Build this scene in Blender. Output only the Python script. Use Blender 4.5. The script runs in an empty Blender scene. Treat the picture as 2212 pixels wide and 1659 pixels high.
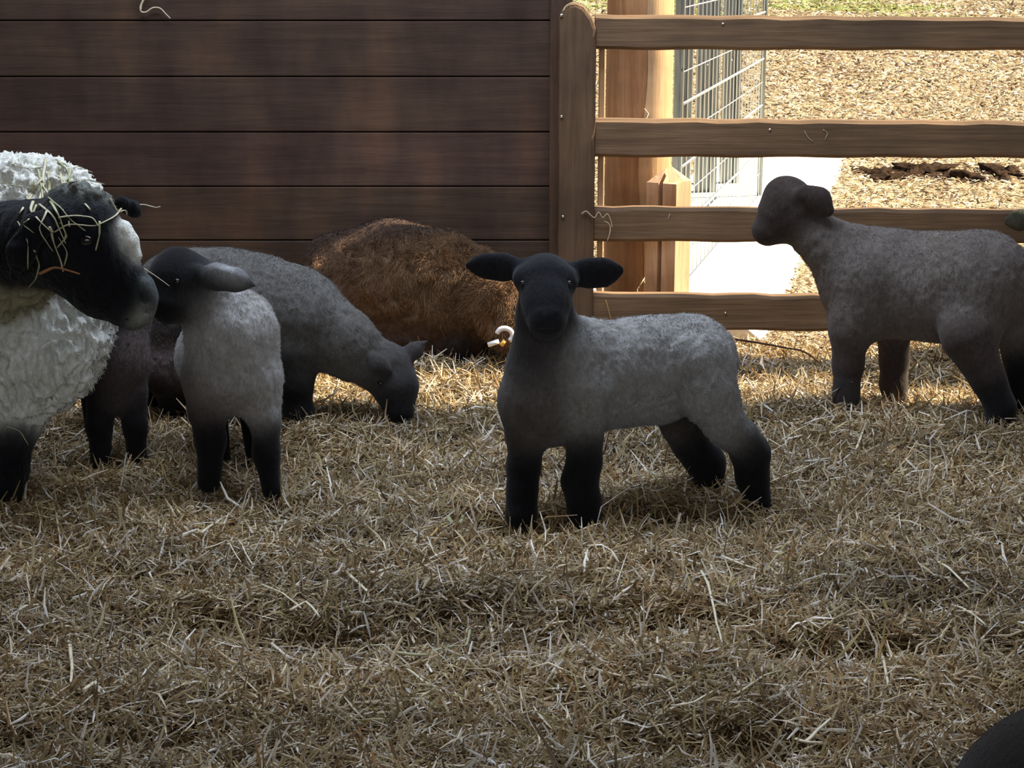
import bpy, math, random
import numpy as np
from mathutils import Vector
from mathutils.bvhtree import BVHTree

S = bpy.context.scene
COL = S.collection
random.seed(7)
RNG = np.random.default_rng(11)

# ------------------------------------------------------------------ camera, world, sun, lights, exposure
F_PX, CAM_H = 4000.0, 1.13
PITCH = math.atan(962.5 / F_PX)
cd = bpy.data.cameras.new('camera')
cd.sensor_width = 36.0
cd.lens = 36.0 * F_PX / 2212.0
cd.clip_end = 200
cam = bpy.data.objects.new('camera', cd)
COL.objects.link(cam)
cam.location = (0, 0, CAM_H)
cam.rotation_euler = (math.pi / 2 - PITCH, 0, 0)
S.camera = cam

S.view_settings.view_transform = 'Standard'
S.view_settings.look = 'None'
S.view_settings.gamma = 1.0
S.view_settings.use_curve_mapping = False
S.view_settings.exposure = 0.0
S.cycles.use_denoising = True
S.cycles.max_bounces = 8

world = bpy.data.worlds.new('sky')
S.world = world
world.use_nodes = True
bg = world.node_tree.nodes['Background']
bg.inputs[0].default_value = (0.60, 0.78, 1.0, 1)
bg.inputs[1].default_value = 0.55

def add_light(name, kind, energy, color, loc, direction, size=None, size_y=None, angle=None):
    ld = bpy.data.lights.new(name, kind)
    ld.energy = energy
    ld.color = color
    if size:
        ld.shape = 'RECTANGLE'; ld.size = size; ld.size_y = size_y
    if angle:
        ld.angle = angle
    o = bpy.data.objects.new(name, ld)
    COL.objects.link(o)
    o.location = loc
    o.rotation_euler = Vector(direction).to_track_quat('-Z', 'Y').to_euler()
    return o

add_light('sun', 'SUN', 17.0, (1.0, 0.83, 0.58), (6, 8, 6), (-0.97, -0.243, -1.0), angle=math.radians(0.6))
# the skylight in the barn roof, over the animals, and the open side of the barn behind the viewer
add_light('roof_skylight', 'AREA', 95.0, (0.76, 0.86, 1.0), (-0.2, 4.0, 2.6), (0.0, -0.30, -1.0), size=2.6, size_y=1.0)
add_light('open_front', 'AREA', 36.0, (1.0, 0.93, 0.82), (0.3, -1.6, 2.0), (0.0, 1.0, -0.35), size=3.5, size_y=1.2)

# ------------------------------------------------------------------ helpers
CP, SP = math.cos(PITCH), math.sin(PITCH)
def at(px, py, Y):
    """the world point seen at (px, py) at distance Y along the floor"""
    u, v = px - 1106.0, 829.5 - py
    dy = CP * F_PX + SP * v
    t = Y / dy
    return np.array([u * t, Y, CAM_H + (-SP * F_PX + CP * v) * t])
def on_ground(px, py, z=0.0):
    u, v = px - 1106.0, 829.5 - py
    dz = -SP * F_PX + CP * v
    t = (z - CAM_H) / dz
    return np.array([u * t, (CP * F_PX + SP * v) * t, z])
def mpp(Y, py=829.5):
    """metres per pixel at distance Y"""
    return Y / (CP * F_PX + SP * (829.5 - py))

def _h(ix, iy, iz, seed):
    n = (ix * 374761393 + iy * 668265263 + iz * 2147483647 + seed * 974711) & 0xFFFFFFFF
    n = ((n ^ (n >> 13)) * 1274126177) & 0xFFFFFFFF
    n = ((n ^ (n >> 16)) * 2246822519) & 0xFFFFFFFF
    return ((n ^ (n >> 15)) & 0xFFFF) / 65535.0
def vnoise(p, seed=0):
    p = np.asarray(p, dtype=np.float64)
    i = np.floor(p).astype(np.int64)
    f = p - i
    f = f * f * (3 - 2 * f)
    r = 0
    for dx in (0, 1):
        for dy in (0, 1):
            for dz in (0, 1):
                w = (f[:, 0] if dx else 1 - f[:, 0]) * (f[:, 1] if dy else 1 - f[:, 1]) * (f[:, 2] if dz else 1 - f[:, 2])
                r = r + w * _h(i[:, 0] + dx, i[:, 1] + dy, i[:, 2] + dz, seed)
    return r * 2 - 1
def fbm(p, seed=0, octs=3):
    r, a, s = 0, 1.0, 0
    for k in range(octs):
        r = r + a * vnoise(np.asarray(p) * (2 ** k), seed + k * 17)
        s += a; a *= 0.5
    return r / s

def tag(o, label=None, cat=None, group=None, kind=None):
    if label: o['label'] = label
    if cat: o['category'] = cat
    if group: o['group'] = group
    if kind: o['kind'] = kind
    return o
def link(name, me, parent=None, mat=None):
    o = bpy.data.objects.new(name, me)
    COL.objects.link(o)
    if parent is not None: o.parent = parent
    if mat is not None: me.materials.append(mat)
    return o
def empty(name, loc=(0, 0, 0)):
    o = bpy.data.objects.new(name, None)
    o.empty_display_size = 0.05
    COL.objects.link(o)
    o.location = loc
    return o
def np_mesh(name, V, Fq, smooth=True, attrs=None):
    V = np.ascontiguousarray(V, dtype=np.float32)
    Fq = np.ascontiguousarray(Fq, dtype=np.int32)
    me = bpy.data.meshes.new(name)
    me.vertices.add(len(V)); me.vertices.foreach_set('co', V.ravel())
    k = Fq.shape[1]
    me.loops.add(Fq.size); me.loops.foreach_set('vertex_index', Fq.ravel())
    me.polygons.add(len(Fq))
    me.polygons.foreach_set('loop_start', np.arange(0, Fq.size, k, dtype=np.int32))
    me.polygons.foreach_set('loop_total', np.full(len(Fq), k, dtype=np.int32))
    if smooth: me.polygons.foreach_set('use_smooth', np.ones(len(Fq), dtype=bool))
    me.update(calc_edges=True)
    for an, arr in (attrs or {}).items():
        a = me.attributes.new(an, 'FLOAT_COLOR', 'POINT')
        c = np.ones((len(V), 4), dtype=np.float32); c[:, :3] = arr
        a.data.foreach_set('color', c.ravel())
    return me

class MB:
    """collects shapes for one mesh"""
    def __init__(s): s.v, s.f = [], []
    def add(s, vs, fs):
        n = len(s.v); s.v += [tuple(map(float, v)) for v in vs]; s.f += [tuple(n + i for i in f) for f in fs]
    def box(s, x0, x1, y0, y1, z0, z1, b=0.0):
        """box with chamfered long edges"""
        if b <= 0:
            s.add([(x0,y0,z0),(x1,y0,z0),(x1,y1,z0),(x0,y1,z0),(x0,y0,z1),(x1,y0,z1),(x1,y1,z1),(x0,y1,z1)],
                  [(0,3,2,1),(4,5,6,7),(0,1,5,4),(1,2,6,5),(2,3,7,6),(3,0,4,7)])
            return
        if (x1 - x0) >= (z1 - z0):
            pr = [(y0+b,z0),(y1-b,z0),(y1,z0+b),(y1,z1-b),(y1-b,z1),(y0+b,z1),(y0,z1-b),(y0,z0+b)]
            vs = [(x0,)+p for p in pr] + [(x1,)+p for p in pr]
        else:
            pr = [(x0+b,y0),(x1-b,y0),(x1,y0+b),(x1,y1-b),(x1-b,y1),(x0+b,y1),(x0,y1-b),(x0,y0+b)]
            vs = [p+(z0,) for p in pr] + [p+(z1,) for p in pr]
        s.add(vs, [tuple(range(7,-1,-1)), tuple(range(8,16))] + [(i,(i+1)%8,8+(i+1)%8,8+i) for i in range(8)])
    def prism(s, pts, y0, y1):
        """outline in x-z pushed along y"""
        n = len(pts)
        s.add([(x,y0,z) for x,z in pts] + [(x,y1,z) for x,z in pts],
              [tuple(range(n)), tuple(range(2*n-1,n-1,-1))] + [(i,i+n,(i+1)%n+n,(i+1)%n) for i in range(n)])
    def tube(s, pts, rad, n=6, flat=1.0, cap=True):
        pts = [np.array(p, float) for p in pts]
        m = len(pts); base = len(s.v)
        rad = rad if hasattr(rad, '__len__') else [rad] * m
        up = np.array([0.13, 0.21, 1.0])
        rings = []
        for i, p in enumerate(pts):
            t = pts[min(i+1, m-1)] - pts[max(i-1, 0)]
            t = t / (np.linalg.norm(t) + 1e-9)
            a = np.cross(t, up)
            if np.linalg.norm(a) < 1e-3: a = np.cross(t, np.array([1.0, 0, 0]))
            a /= np.linalg.norm(a); b = np.cross(t, a)
            for k in range(n):
                w = 2 * math.pi * k / n
                rings.append(p + rad[i] * (math.cos(w) * a + flat * math.sin(w) * b))
        fs = [(i*n+k, i*n+(k+1)%n, (i+1)*n+(k+1)%n, (i+1)*n+k) for i in range(m-1) for k in range(n)]
        if cap: fs += [tuple(range(n-1,-1,-1)), tuple((m-1)*n+k for k in range(n))]
        s.add(rings, fs)
    def build(s, name, mat, parent=None, smooth=False):
        me = bpy.data.meshes.new(name)
        me.from_pydata(s.v, [], s.f)
        if smooth: me.polygons.foreach_set('use_smooth', [True] * len(me.polygons))
        me.update()
        return link(name, me, parent, mat)

# ------------------------------------------------------------------ materials
def material(name, rough=0.8, spec=0.3):
    m = bpy.data.materials.new(name); m.use_nodes = True
    nt = m.node_tree; b = nt.nodes['Principled BSDF']
    b.inputs['Roughness'].default_value = rough
    b.inputs['Specular IOR Level'].default_value = spec
    return m, nt, b
def N(nt, t, **kw):
    n = nt.nodes.new(t)
    for k, v in kw.items(): setattr(n, k, v)
    return n
def noise_tex(nt, scale, stretch=(1, 1, 1), detail=4, rough=0.6, dist=0.0):
    tc = N(nt, 'ShaderNodeTexCoord'); mp = N(nt, 'ShaderNodeMapping'); tx = N(nt, 'ShaderNodeTexNoise')
    mp.inputs['Scale'].default_value = stretch
    tx.inputs['Scale'].default_value = scale; tx.inputs['Detail'].default_value = detail
    tx.inputs['Roughness'].default_value = rough; tx.inputs['Distortion'].default_value = dist
    nt.links.new(tc.outputs['Object'], mp.inputs['Vector']); nt.links.new(mp.outputs[0], tx.inputs['Vector'])
    return tx.outputs['Fac']
def ramp(nt, fac, stops):
    r = N(nt, 'ShaderNodeValToRGB'); el = r.color_ramp.elements
    while len(el) < len(stops): el.new(0.5)
    for e, (p, c) in zip(el, stops): e.position = p; e.color = (*c, 1)
    nt.links.new(fac, r.inputs[0]); return r.outputs[0]
def mix(nt, a, b, fac=1.0, mode='MULTIPLY'):
    m = N(nt, 'ShaderNodeMix', data_type='RGBA', blend_type=mode)
    for sock, val in ((m.inputs[0], fac), (m.inputs[6], a), (m.inputs[7], b)):
        if isinstance(val, bpy.types.NodeSocket): nt.links.new(val, sock)
        elif isinstance(val, tuple): sock.default_value = (*val, 1)
        else: sock.default_value = val
    return m.outputs[2]
def bump(nt, b, h, strength=0.3, dist=0.01):
    n = N(nt, 'ShaderNodeBump'); n.inputs['Strength'].default_value = strength; n.inputs['Distance'].default_value = dist
    nt.links.new(h, n.inputs['Height']); nt.links.new(n.outputs[0], b.inputs['Normal'])
def attr(nt, name='tint'):
    a = N(nt, 'ShaderNodeAttribute', attribute_name=name); return a.outputs['Color']

def wood(name, c0, c1, grain=(1.5, 20, 26), scale=3.0, rough=0.75, stains=None, tinted=False, bumpd=0.004):
    m, nt, b = material(name, rough, 0.25)
    g = noise_tex(nt, scale, grain, 6, 0.65, 0.6)
    c = ramp(nt, g, [(0.30, c0), (0.72, c1)])
    big = noise_tex(nt, 2.2, (1, 1, 1.6), 4, 0.6)
    c = mix(nt, c, ramp(nt, big, [(0.35, (0.62, 0.6, 0.62)), (0.65, (1.1, 1.05, 1.0))]), 1.0)
    if stains:
        st = noise_tex(nt, 1.0, stains, 3, 0.55)
        c = mix(nt, c, ramp(nt, st, [(0.30, (0.66, 0.64, 0.66)), (0.52, (1.0, 1.0, 1.0)), (0.80, (1.6, 1.45, 1.25))]), 1.0)
    if tinted: c = mix(nt, c, attr(nt), 1.0)
    nt.links.new(c, b.inputs['Base Color'])
    bump(nt, b, g, 0.5, bumpd)
    return m

M = {}
M['wall'] = wood('barn_board', (0.062, 0.038, 0.028), (0.098, 0.062, 0.044), (1.0, 10, 16), stains=(7, 5, 2.6), tinted=True)
M['trim'] = wood('trim_wood', (0.085, 0.05, 0.034), (0.14, 0.085, 0.055), (20, 20, 1.5))
M['stile'] = wood('gate_stile_wood', (0.10, 0.062, 0.038), (0.18, 0.115, 0.07), (22, 22, 1.4))
M['rail'] = wood('gate_rail_wood', (0.13, 0.085, 0.05), (0.25, 0.165, 0.098), (1.2, 24, 30))
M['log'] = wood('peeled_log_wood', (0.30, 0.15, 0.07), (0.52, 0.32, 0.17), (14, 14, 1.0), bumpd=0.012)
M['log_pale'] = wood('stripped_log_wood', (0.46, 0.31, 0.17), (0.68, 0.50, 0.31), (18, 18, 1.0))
M['post'] = wood('short_post_wood', (0.48, 0.30, 0.18), (0.74, 0.55, 0.38), (18, 18, 1.2))
M['roof'] = wood('roof_board', (0.14, 0.09, 0.06), (0.22, 0.15, 0.1))
M['twig'] = wood('twig_bark', (0.05, 0.028, 0.015), (0.12, 0.07, 0.04))

def simple(name, c, rough=0.6, spec=0.4, metal=0.0):
    m, nt, b = material(name, rough, spec)
    b.inputs['Base Color'].default_value = (*c, 1); b.inputs['Metallic'].default_value = metal
    return m
m, nt, b = material('galvanised_steel', 0.42, 0.5)
g = noise_tex(nt, 9, (6, 6, 0.6), 4)
nt.links.new(ramp(nt, g, [(0.3, (0.13, 0.155, 0.165)), (0.7, (0.30, 0.34, 0.36))]), b.inputs['Base Color'])
b.inputs['Metallic'].default_value = 0.55
M['steel'] = m
M['wire'] = simple('zinc_wire', (0.55, 0.60, 0.64), 0.35, 0.5, 0.6)
M['screw'] = simple('bright_screw', (0.75, 0.75, 0.78), 0.25, 0.5, 1.0)
M['twine'] = simple('pale_twine', (0.62, 0.50, 0.36), 0.8)
M['eye'] = simple('dark_wet_eye', (0.006, 0.005, 0.005), 0.06, 0.8)
M['tag_white'] = simple('white_plastic', (0.80, 0.78, 0.80), 0.45)
M['tag_amber'] = simple('amber_plastic', (0.85, 0.45, 0.10), 0.5)

def straw_mat(name, trans=0.22, rough=0.33, spec=0.65):
    m, nt, b = material(name, rough, spec)
    t = noise_tex(nt, 60, (1, 1, 1), 2)
    c = mix(nt, attr(nt), ramp(nt, t, [(0.3, (0.78, 0.76, 0.72)), (0.7, (1.1, 1.1, 1.1))]), 1.0)
    nt.links.new(c, b.inputs['Base Color'])
    tr = N(nt, 'ShaderNodeBsdfTranslucent'); ms = N(nt, 'ShaderNodeMixShader'); ms.inputs[0].default_value = trans
    nt.links.new(c, tr.inputs[0]); nt.links.new(b.outputs[0], ms.inputs[1]); nt.links.new(tr.outputs[0], ms.inputs[2])
    nt.links.new(ms.outputs[0], nt.nodes['Material Output'].inputs[0])
    return m
M['straw'] = straw_mat('straw')
def straw_plain(name, c):
    m, nt, b = material(name, 0.42, 0.45)
    t = noise_tex(nt, 80, (1, 1, 1), 2)
    nt.links.new(ramp(nt, t, [(0.3, tuple(0.75*x for x in c)), (0.7, c)]), b.inputs['Base Color'])
    return m
M['straw_gold'] = straw_plain('golden_straw', (0.62, 0.40, 0.17))
M['straw_pale'] = straw_plain('pale_straw', (0.78, 0.70, 0.52))
M['hay_green'] = straw_plain('greenish_hay', (0.42, 0.42, 0.24))
M['hay_pale'] = straw_plain('pale_hay', (0.60, 0.55, 0.38))
M['straw_rust'] = straw_plain('rusty_straw', (0.42, 0.20, 0.09))

m, nt, b = material('straw_floor', 0.95, 0.1)
t = noise_tex(nt, 45, (1, 1, 1), 5, 0.7)
nt.links.new(ramp(nt, t, [(0.35, (0.03, 0.018, 0.01)), (0.7, (0.16, 0.10, 0.05))]), b.inputs['Base Color'])
bump(nt, b, t, 0.8, 0.01)
M['floor'] = m

m, nt, b = material('yard_ground', 0.95, 0.1)
t = noise_tex(nt, 11, (1, 0.55, 1), 6, 0.75, 0.3)
big = noise_tex(nt, 0.16, (1, 1, 1), 3)
c = ramp(nt, t, [(0.36, (0.12, 0.07, 0.035)), (0.47, (0.34, 0.26, 0.15)), (0.62, (0.54, 0.48, 0.34))])
tc = N(nt, 'ShaderNodeTexCoord'); sx = N(nt, 'ShaderNodeSeparateXYZ'); nt.links.new(tc.outputs['Object'], sx.inputs[0])
mr = N(nt, 'ShaderNodeMapRange'); mr.inputs[1].default_value = 21; mr.inputs[2].default_value = 30
nt.links.new(sx.outputs['Y'], mr.inputs[0])
gm = N(nt, 'ShaderNodeMath', operation='MULTIPLY'); nt.links.new(mr.outputs[0], gm.inputs[0])
gr = N(nt, 'ShaderNodeMapRange'); gr.inputs[1].default_value = 0.42; gr.inputs[2].default_value = 0.55; nt.links.new(big, gr.inputs[0])
nt.links.new(gr.outputs[0], gm.inputs[1])
c = mix(nt, c, (0.30, 0.33, 0.13), gm.outputs[0], 'MIX')
nt.links.new(c, b.inputs['Base Color'])
bump(nt, b, t, 0.5, 0.02)
M['yard'] = m

m, nt, b = material('concrete', 0.9, 0.2)
t = noise_tex(nt, 6, (1, 1, 1), 6, 0.65)
c = ramp(nt, t, [(0.28, (0.62, 0.58, 0.52)), (0.55, (0.84, 0.83, 0.80))])
nt.links.new(c, b.inputs['Base Color']); M['concrete'] = m

def fleece_mat(name, scale=130, strength=0.5, dist=0.004, sheen=0.10, rough=0.95):
    m, nt, b = material(name, rough, 0.08)
    t = noise_tex(nt, scale, (1, 1, 0.6), 4, 0.7)
    t2 = noise_tex(nt, 22, (1, 1, 0.8), 4, 0.6)
    c = mix(nt, attr(nt), ramp(nt, t, [(0.3, (0.72, 0.72, 0.72)), (0.7, (1.2, 1.2, 1.2))]), 1.0)
    c = mix(nt, c, ramp(nt, t2, [(0.35, (0.84, 0.82, 0.80)), (0.65, (1.08, 1.08, 1.10))]), 1.0)
    nt.links.new(c, b.inputs['Base Color'])
    b.inputs['Sheen Weight'].default_value = sheen
    b.inputs['Sheen Roughness'].default_value = 0.5
    bump(nt, b, t, strength, dist)
    return m
M['fleece'] = fleece_mat('short_fleece')
M['wool'] = fleece_mat('thick_wool', 70, 0.8, 0.010)
def hair_mat(name):
    m, nt, b = material(name, 0.85, 0.06)
    nt.links.new(attr(nt), b.inputs['Base Color'])
    return m
M['fuzz'] = hair_mat('fuzz')

# ------------------------------------------------------------------ floor height
HOLLOWS = [(760, 1350, .30, .07, .060), (1000, 1300, .12, .05, .03), (1830, 1385, .20, .06, .055), (1500, 1330, .14, .06, .035), (430, 1300, .12, .06, .04),
           (2050, 1300, .12, .06, .02), (1050, 1110, .12, .07, .035), (120, 1060, .10, .08, .035), (300, 1580, .2, .05, .03),
           (1560, 1580, .2, .04, .03), (1180, 1130, .10, .05, .02), (1400, 1110, .14, .05, .02), (760, 1150, .15, .04, .02)]
HOL = [(*on_ground(a, b_)[:2], sx_, sy_, d_) for a, b_, sx_, sy_, d_ in HOLLOWS]
def hgt(x, y):
    x = np.asarray(x, float); y = np.asarray(y, float)
    p = np.stack([x, y, np.zeros_like(x)], -1)
    h = 0.020 * vnoise(p * 2.3, 3) + 0.013 * vnoise(p * 6.1, 5) + 0.009 * vnoise(p * 15.0, 9)
    for hx, hy, sx_, sy_, d_ in HOL:
        h = h - 1.45 * d_ * np.exp(-((x - hx) / sx_) ** 2 - ((y - hy) / sy_) ** 2)
    # a low pile against the wall
    h = h + 0.03 * np.exp(-((y - 5.0) / 0.3) ** 2) * (x < 0.1)
    return h - 0.012

# ------------------------------------------------------------------ the barn shell
WY = 5.15                                    # inner face of the back wall
POST_X = at(1187, 300, WY)[0]
def zrow(py, Y): return at(0, py, Y)[2]
def build_wall():
    V, Fq, T = [], [], []
    z_line = zrow(403, WY); bh = 0.1515
    xs = [-2.9] + [at(x, 0, WY)[0] for x in ()] + [POST_X]
    k0 = -7
    for k in range(k0, 16):
        z0 = z_line + k * bh; z1 = z0 + bh
        if z1 > 3.0: break
        z0 = max(z0, -0.06)
        if z1 < 0: continue
        jy = random.uniform(-0.003, 0.003); gap = random.choice((0.0016, 0.0022, 0.003))
        mbx = MB(); mbx.box(-2.9, POST_X, WY + jy, WY + 0.03, z0 + gap, z1 - gap, 0.0025)
        n = len(V); V += mbx.v; Fq += [tuple(n + i for i in f) for f in mbx.f]
        c = random.uniform(0.86, 1.12); T += [(c, c * random.uniform(0.95, 1.02), c * random.uniform(0.93, 1.03))] * len(mbx.v)
    n = len(V)
    mbx = MB(); mbx.box(-2.9, POST_X, WY + 0.03, WY + 0.06, -0.1, 2.95)
    V += mbx.v; Fq += [tuple(n + i for i in f) for f in mbx.f]; T += [(0.15, 0.15, 0.15)] * len(mbx.v)
    me = bpy.data.meshes.new('wall_back'); me.from_pydata(V, [], Fq)
    a = me.attributes.new('tint', 'FLOAT_COLOR', 'POINT')
    for i, t_ in enumerate(T): a.data[i].color = (*t_, 1)
    tag(link('wall_back', me, None, M['wall']), kind='structure')
build_wall()
mb = MB(); x0, x1 = at(1187, 300, WY)[0], at(1209, 300, WY)[0]
mb.box(x0, x1 + 0.035, WY - 0.012, WY + 0.07, -0.05, 2.93, 0.003)
tag(mb.build('trim_1', M['trim']), kind='structure')
for nm, bx in (('wall_left', (-2.96, -2.9, -2.5, WY + 0.06, -0.1, 3.3)), ('wall_right', (6.0, 6.06, -2.5, WY + 0.06, -0.1, 3.3))):
    mb = MB(); mb.box(*bx); tag(mb.build(nm, M['roof']), kind='structure')
# roof: low over the back wall, rising towards the open front
mb = MB()
mb.add([(-3, WY + 0.02, 2.92), (6.1, WY + 0.02, 2.92), (6.1, -2.5, 3.2), (-3, -2.5, 3.2),
        (-3, WY + 0.02, 2.98), (6.1, WY + 0.02, 2.98), (6.1, -2.5, 3.26), (-3, -2.5, 3.26)],
       [(0,1,2,3),(4,7,6,5),(0,4,5,1),(1,5,6,2),(2,6,7,3),(3,7,4,0)])
tag(mb.build('ceiling', M['roof']), kind='structure')

# floor under the straw
gx, gy = np.linspace(-2.9, 6.0, 330), np.linspace(-2.5, 5.45, 320)
X, Yg = np.meshgrid(gx, gy, indexing='ij')
Z = hgt(X.ravel(), Yg.ravel()) - 0.014
V = np.stack([X.ravel(), Yg.ravel(), Z], -1)
i = np.arange(len(gx) - 1)[:, None] * len(gy) + np.arange(len(gy) - 1)[None, :]
Fq = np.stack([i, i + len(gy), i + len(gy) + 1, i + 1], -1).reshape(-1, 4)
tag(link('floor', np_mesh('floor', V, Fq), None, M['floor']), kind='structure')

# ------------------------------------------------------------------ straw and chips as ribbons
def ribbons(P, L, W, yaw, pitch, roll, bend, color, segs=2, kink=None):
    """n folded blades: centre P, length L, width W"""
    n = len(P)
    d = np.stack([np.cos(yaw) * np.cos(pitch), np.sin(yaw) * np.cos(pitch), np.sin(pitch)], -1)
    s0 = np.stack([-np.sin(yaw), np.cos(yaw), np.zeros(n)], -1)
    u0 = np.cross(d, s0)
    s = s0 * np.cos(roll)[:, None] + u0 * np.sin(roll)[:, None]
    u = np.cross(d, s)
    rows = []
    ts = np.linspace(-0.5, 0.5, segs + 1)
    for t in ts:
        c = P + d * (L * t)[:, None] + u * (bend * L * (0.25 - t * t) * 2)[:, None]
        if kink is not None: c = c + s * (kink * L * (abs(t)))[:, None]
        w = W * (1.0 - 0.55 * (abs(t) * 2) ** 3) * 0.5
        rows += [c - s * w[:, None], c + u * (w * 0.55)[:, None], c + s * w[:, None]]
    V = np.stack(rows, 1)                                     # n, 3*(segs+1), 3
    m = V.shape[1]
    f = []
    for k in range(segs):
        for j in range(2): f.append((k*3+j, k*3+j+1, k*3+j+4, k*3+j+3))
    f = np.array(f, dtype=np.int64)
    Fq = (np.arange(n)[:, None, None] * m + f[None]).reshape(-1, 4)
    C = np.repeat(color, m, axis=0)
    return V.reshape(-1, 3), Fq, C

PAL = np.array([(0.42, 0.31, 0.165), (0.32, 0.225, 0.115), (0.54, 0.42, 0.25), (0.68, 0.59, 0.42), (0.20, 0.13, 0.07), (0.92, 0.90, 0.88), (0.52, 0.45, 0.22), (0.42, 0.25, 0.11)])
PALW = np.array([.24, .19, .20, .12, .11, .06, .045, .035])
def in_view(n, y0, y1, margin=0.12):
    y = np.sqrt(RNG.uniform(y0 ** 2, y1 ** 2, n))
    x = RNG.uniform(-1, 1, n) * (y * 0.285 + margin)
    return x, y
def straw_layer(n, y0, y1, lo, hi, lmin, lmax, wmin, wmax, tilt, up_share, palw=PALW, margin=0.12):
    x, y = in_view(n, y0, y1, margin)
    if margin > 0.5:
        side = np.abs(x) > y * 0.285 + 0.10; x, y = x[side], y[side]
    keep = (y < WY - 0.03) | (x > 0.26)
    x, y = x[keep], y[keep]; n = len(x)
    h = hgt(x, y)
    z = h + RNG.uniform(lo, hi, n)
    L = RNG.uniform(lmin, lmax, n) * np.where(RNG.random(n) < 0.07, 1.7, 1.0); W = RNG.uniform(wmin, wmax, n)
    yaw = RNG.uniform(0, 2 * math.pi, n); pitch = RNG.normal(0, tilt, n)
    up = RNG.random(n) < up_share
    pitch[up] = RNG.uniform(0.5, 1.35, up.sum()) * 1.0
    z = z + np.where(up, L * 0.25, 0)
    idx = RNG.choice(len(PAL), n, p=palw / palw.sum())
    c = PAL[idx] * RNG.uniform(0.72, 1.22, (n, 1))
    damp = np.clip(0.5 + 1.1 * fbm(np.stack([x, y * 1.6, 0 * x], -1) * 3.2, 77, 3), 0, 1)[:, None]
    c = c * (0.66 + 0.40 * damp) * np.array([1.0, 0.965, 0.90])
    return ribbons(np.stack([x, y, z], -1), L, W, yaw, pitch, RNG.uniform(-0.9, 0.9, n), RNG.normal(0, 0.16, n), c, 2, RNG.normal(0, 0.15, n))
def merge(parts):
    Vs, Fs, Cs, k = [], [], [], 0
    for v, f, c in parts:
        Vs.append(v); Fs.append(f + k); Cs.append(c); k += len(v)
    return np.concatenate(Vs), np.concatenate(Fs), np.concatenate(Cs)
V, Fq, C = merge([
    straw_layer(150000, 2.25, 5.3, -0.016, 0.000, 0.020, 0.055, 0.0025, 0.0055, 0.30, 0.02),
    straw_layer(95000, 2.25, 5.3, -0.006, 0.010, 0.018, 0.055, 0.0024, 0.0062, 0.38, 0.07),
    straw_layer(22000, 2.25, 5.3, 0.000, 0.020, 0.025, 0.080, 0.0024, 0.0060, 0.45, 0.16, PALW * np.array([1, .6, 1.4, 2, .6, 3.5, 1.3, 1])),
    straw_layer(190000, 1.6, 5.3, -0.010, 0.008, 0.022, 0.060, 0.003, 0.0065, 0.35, 0.05, PALW, 1.2),
])
tag(link('straw_bedding', np_mesh('straw_bedding', V, Fq, True, {'tint': C}), None, M['straw']),
    'loose chopped golden straw covering the barn floor under the sheep', 'straw', kind='stuff')

# ------------------------------------------------------------------ the yard outside
mb = MB(); mb.add([(-14, 5.2, -0.03), (30, 5.2, -0.03), (30, 70, -0.03), (-14, 70, -0.03)], [(0, 1, 2, 3)])
tag(mb.build('ground', M['yard']), kind='structure')
n = 120000
y = 5.25 + (RNG.random(n) ** 1.9) * 30.0
x = RNG.uniform(0.0, 1.0, n) * (y * 0.30 + 0.6) + 0.03 * y
sc = 0.6 + (y - 5.2) * 0.13
z = -0.028 + RNG.uniform(0, 0.014, n) * sc
idx = RNG.choice(4, n, p=[.38, .28, .16, .18])
gm_ = np.clip((fbm(np.stack([x * .35, y * .35, 0 * y], -1), 5) - 0.02) * 5, 0, 1) * np.clip((y - 20) / 6, 0, 1)
cc = np.array([(0.56, 0.49, 0.35), (0.42, 0.32, 0.20), (0.64, 0.60, 0.50), (0.13, 0.075, 0.04)])[idx] * RNG.uniform(0.8, 1.1, (n, 1))
cc = cc * (1 - gm_[:, None]) + cc * np.array([0.72, 0.92, 0.5]) * gm_[:, None]
V, Fq, C = ribbons(np.stack([x, y, z], -1), RNG.uniform(.02, .05, n) * sc, RNG.uniform(.006, .014, n) * sc, RNG.uniform(0, 6.28, n),
                   RNG.normal(0, .25, n), RNG.uniform(-.7, .7, n), RNG.normal(0, .2, n), cc)
tag(link('wood_chip_litter', np_mesh('wood_chip_litter', V, Fq, True, {'tint': C}), None, M['straw']),
    'sunlit pale straw and wood chip litter over the yard beyond the gate', 'litter', kind='stuff')
# raised lumps coloured dark to paint the shade lying across the litter
def shade_lump(px, py, w, d, hh, label):
    c = on_ground(px, py, -0.03); vs, fs = [], []; n, m = 40, 14
    for j in range(m):
        a = j / (m - 1) * math.pi / 2 * 0.999
        for k in range(n):
            t = 2 * math.pi * k / n
            r = 1 + 0.35 * math.sin(3 * t + px) * math.cos(a) + 0.2 * math.sin(7 * t + py)
            vs.append((c[0] + w * math.cos(t) * math.cos(a) * r, c[1] + d * math.sin(t) * math.cos(a) * r, c[2] - 0.005 + hh * math.sin(a)))
    fs = [(j*n+k, j*n+(k+1)%n, (j+1)*n+(k+1)%n, (j+1)*n+k) for j in range(m-1) for k in range(n)]
    vv = np.array(vs); q_ = vv - c
    vv = vv + q_ * (0.55 * vnoise(vv * np.array([14, 14, 30]), 3) + 0.35 * vnoise(vv * 38, 8))[:, None]; vv[:, 2] += 0.012 * vnoise(vv * 45, 12)
    vs = [tuple(v) for v in vv]
    b_ = MB(); b_.add(vs, fs); o = b_.build('shade_lump', M['lump'], None, True)
    tag(o, label, 'soil', 'painted-shade lumps across the yard')
m, nt, b = material('painted_shade', 0.95, 0.1)
t = noise_tex(nt, 30, (1, 1, 1), 5, 0.7)
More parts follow.
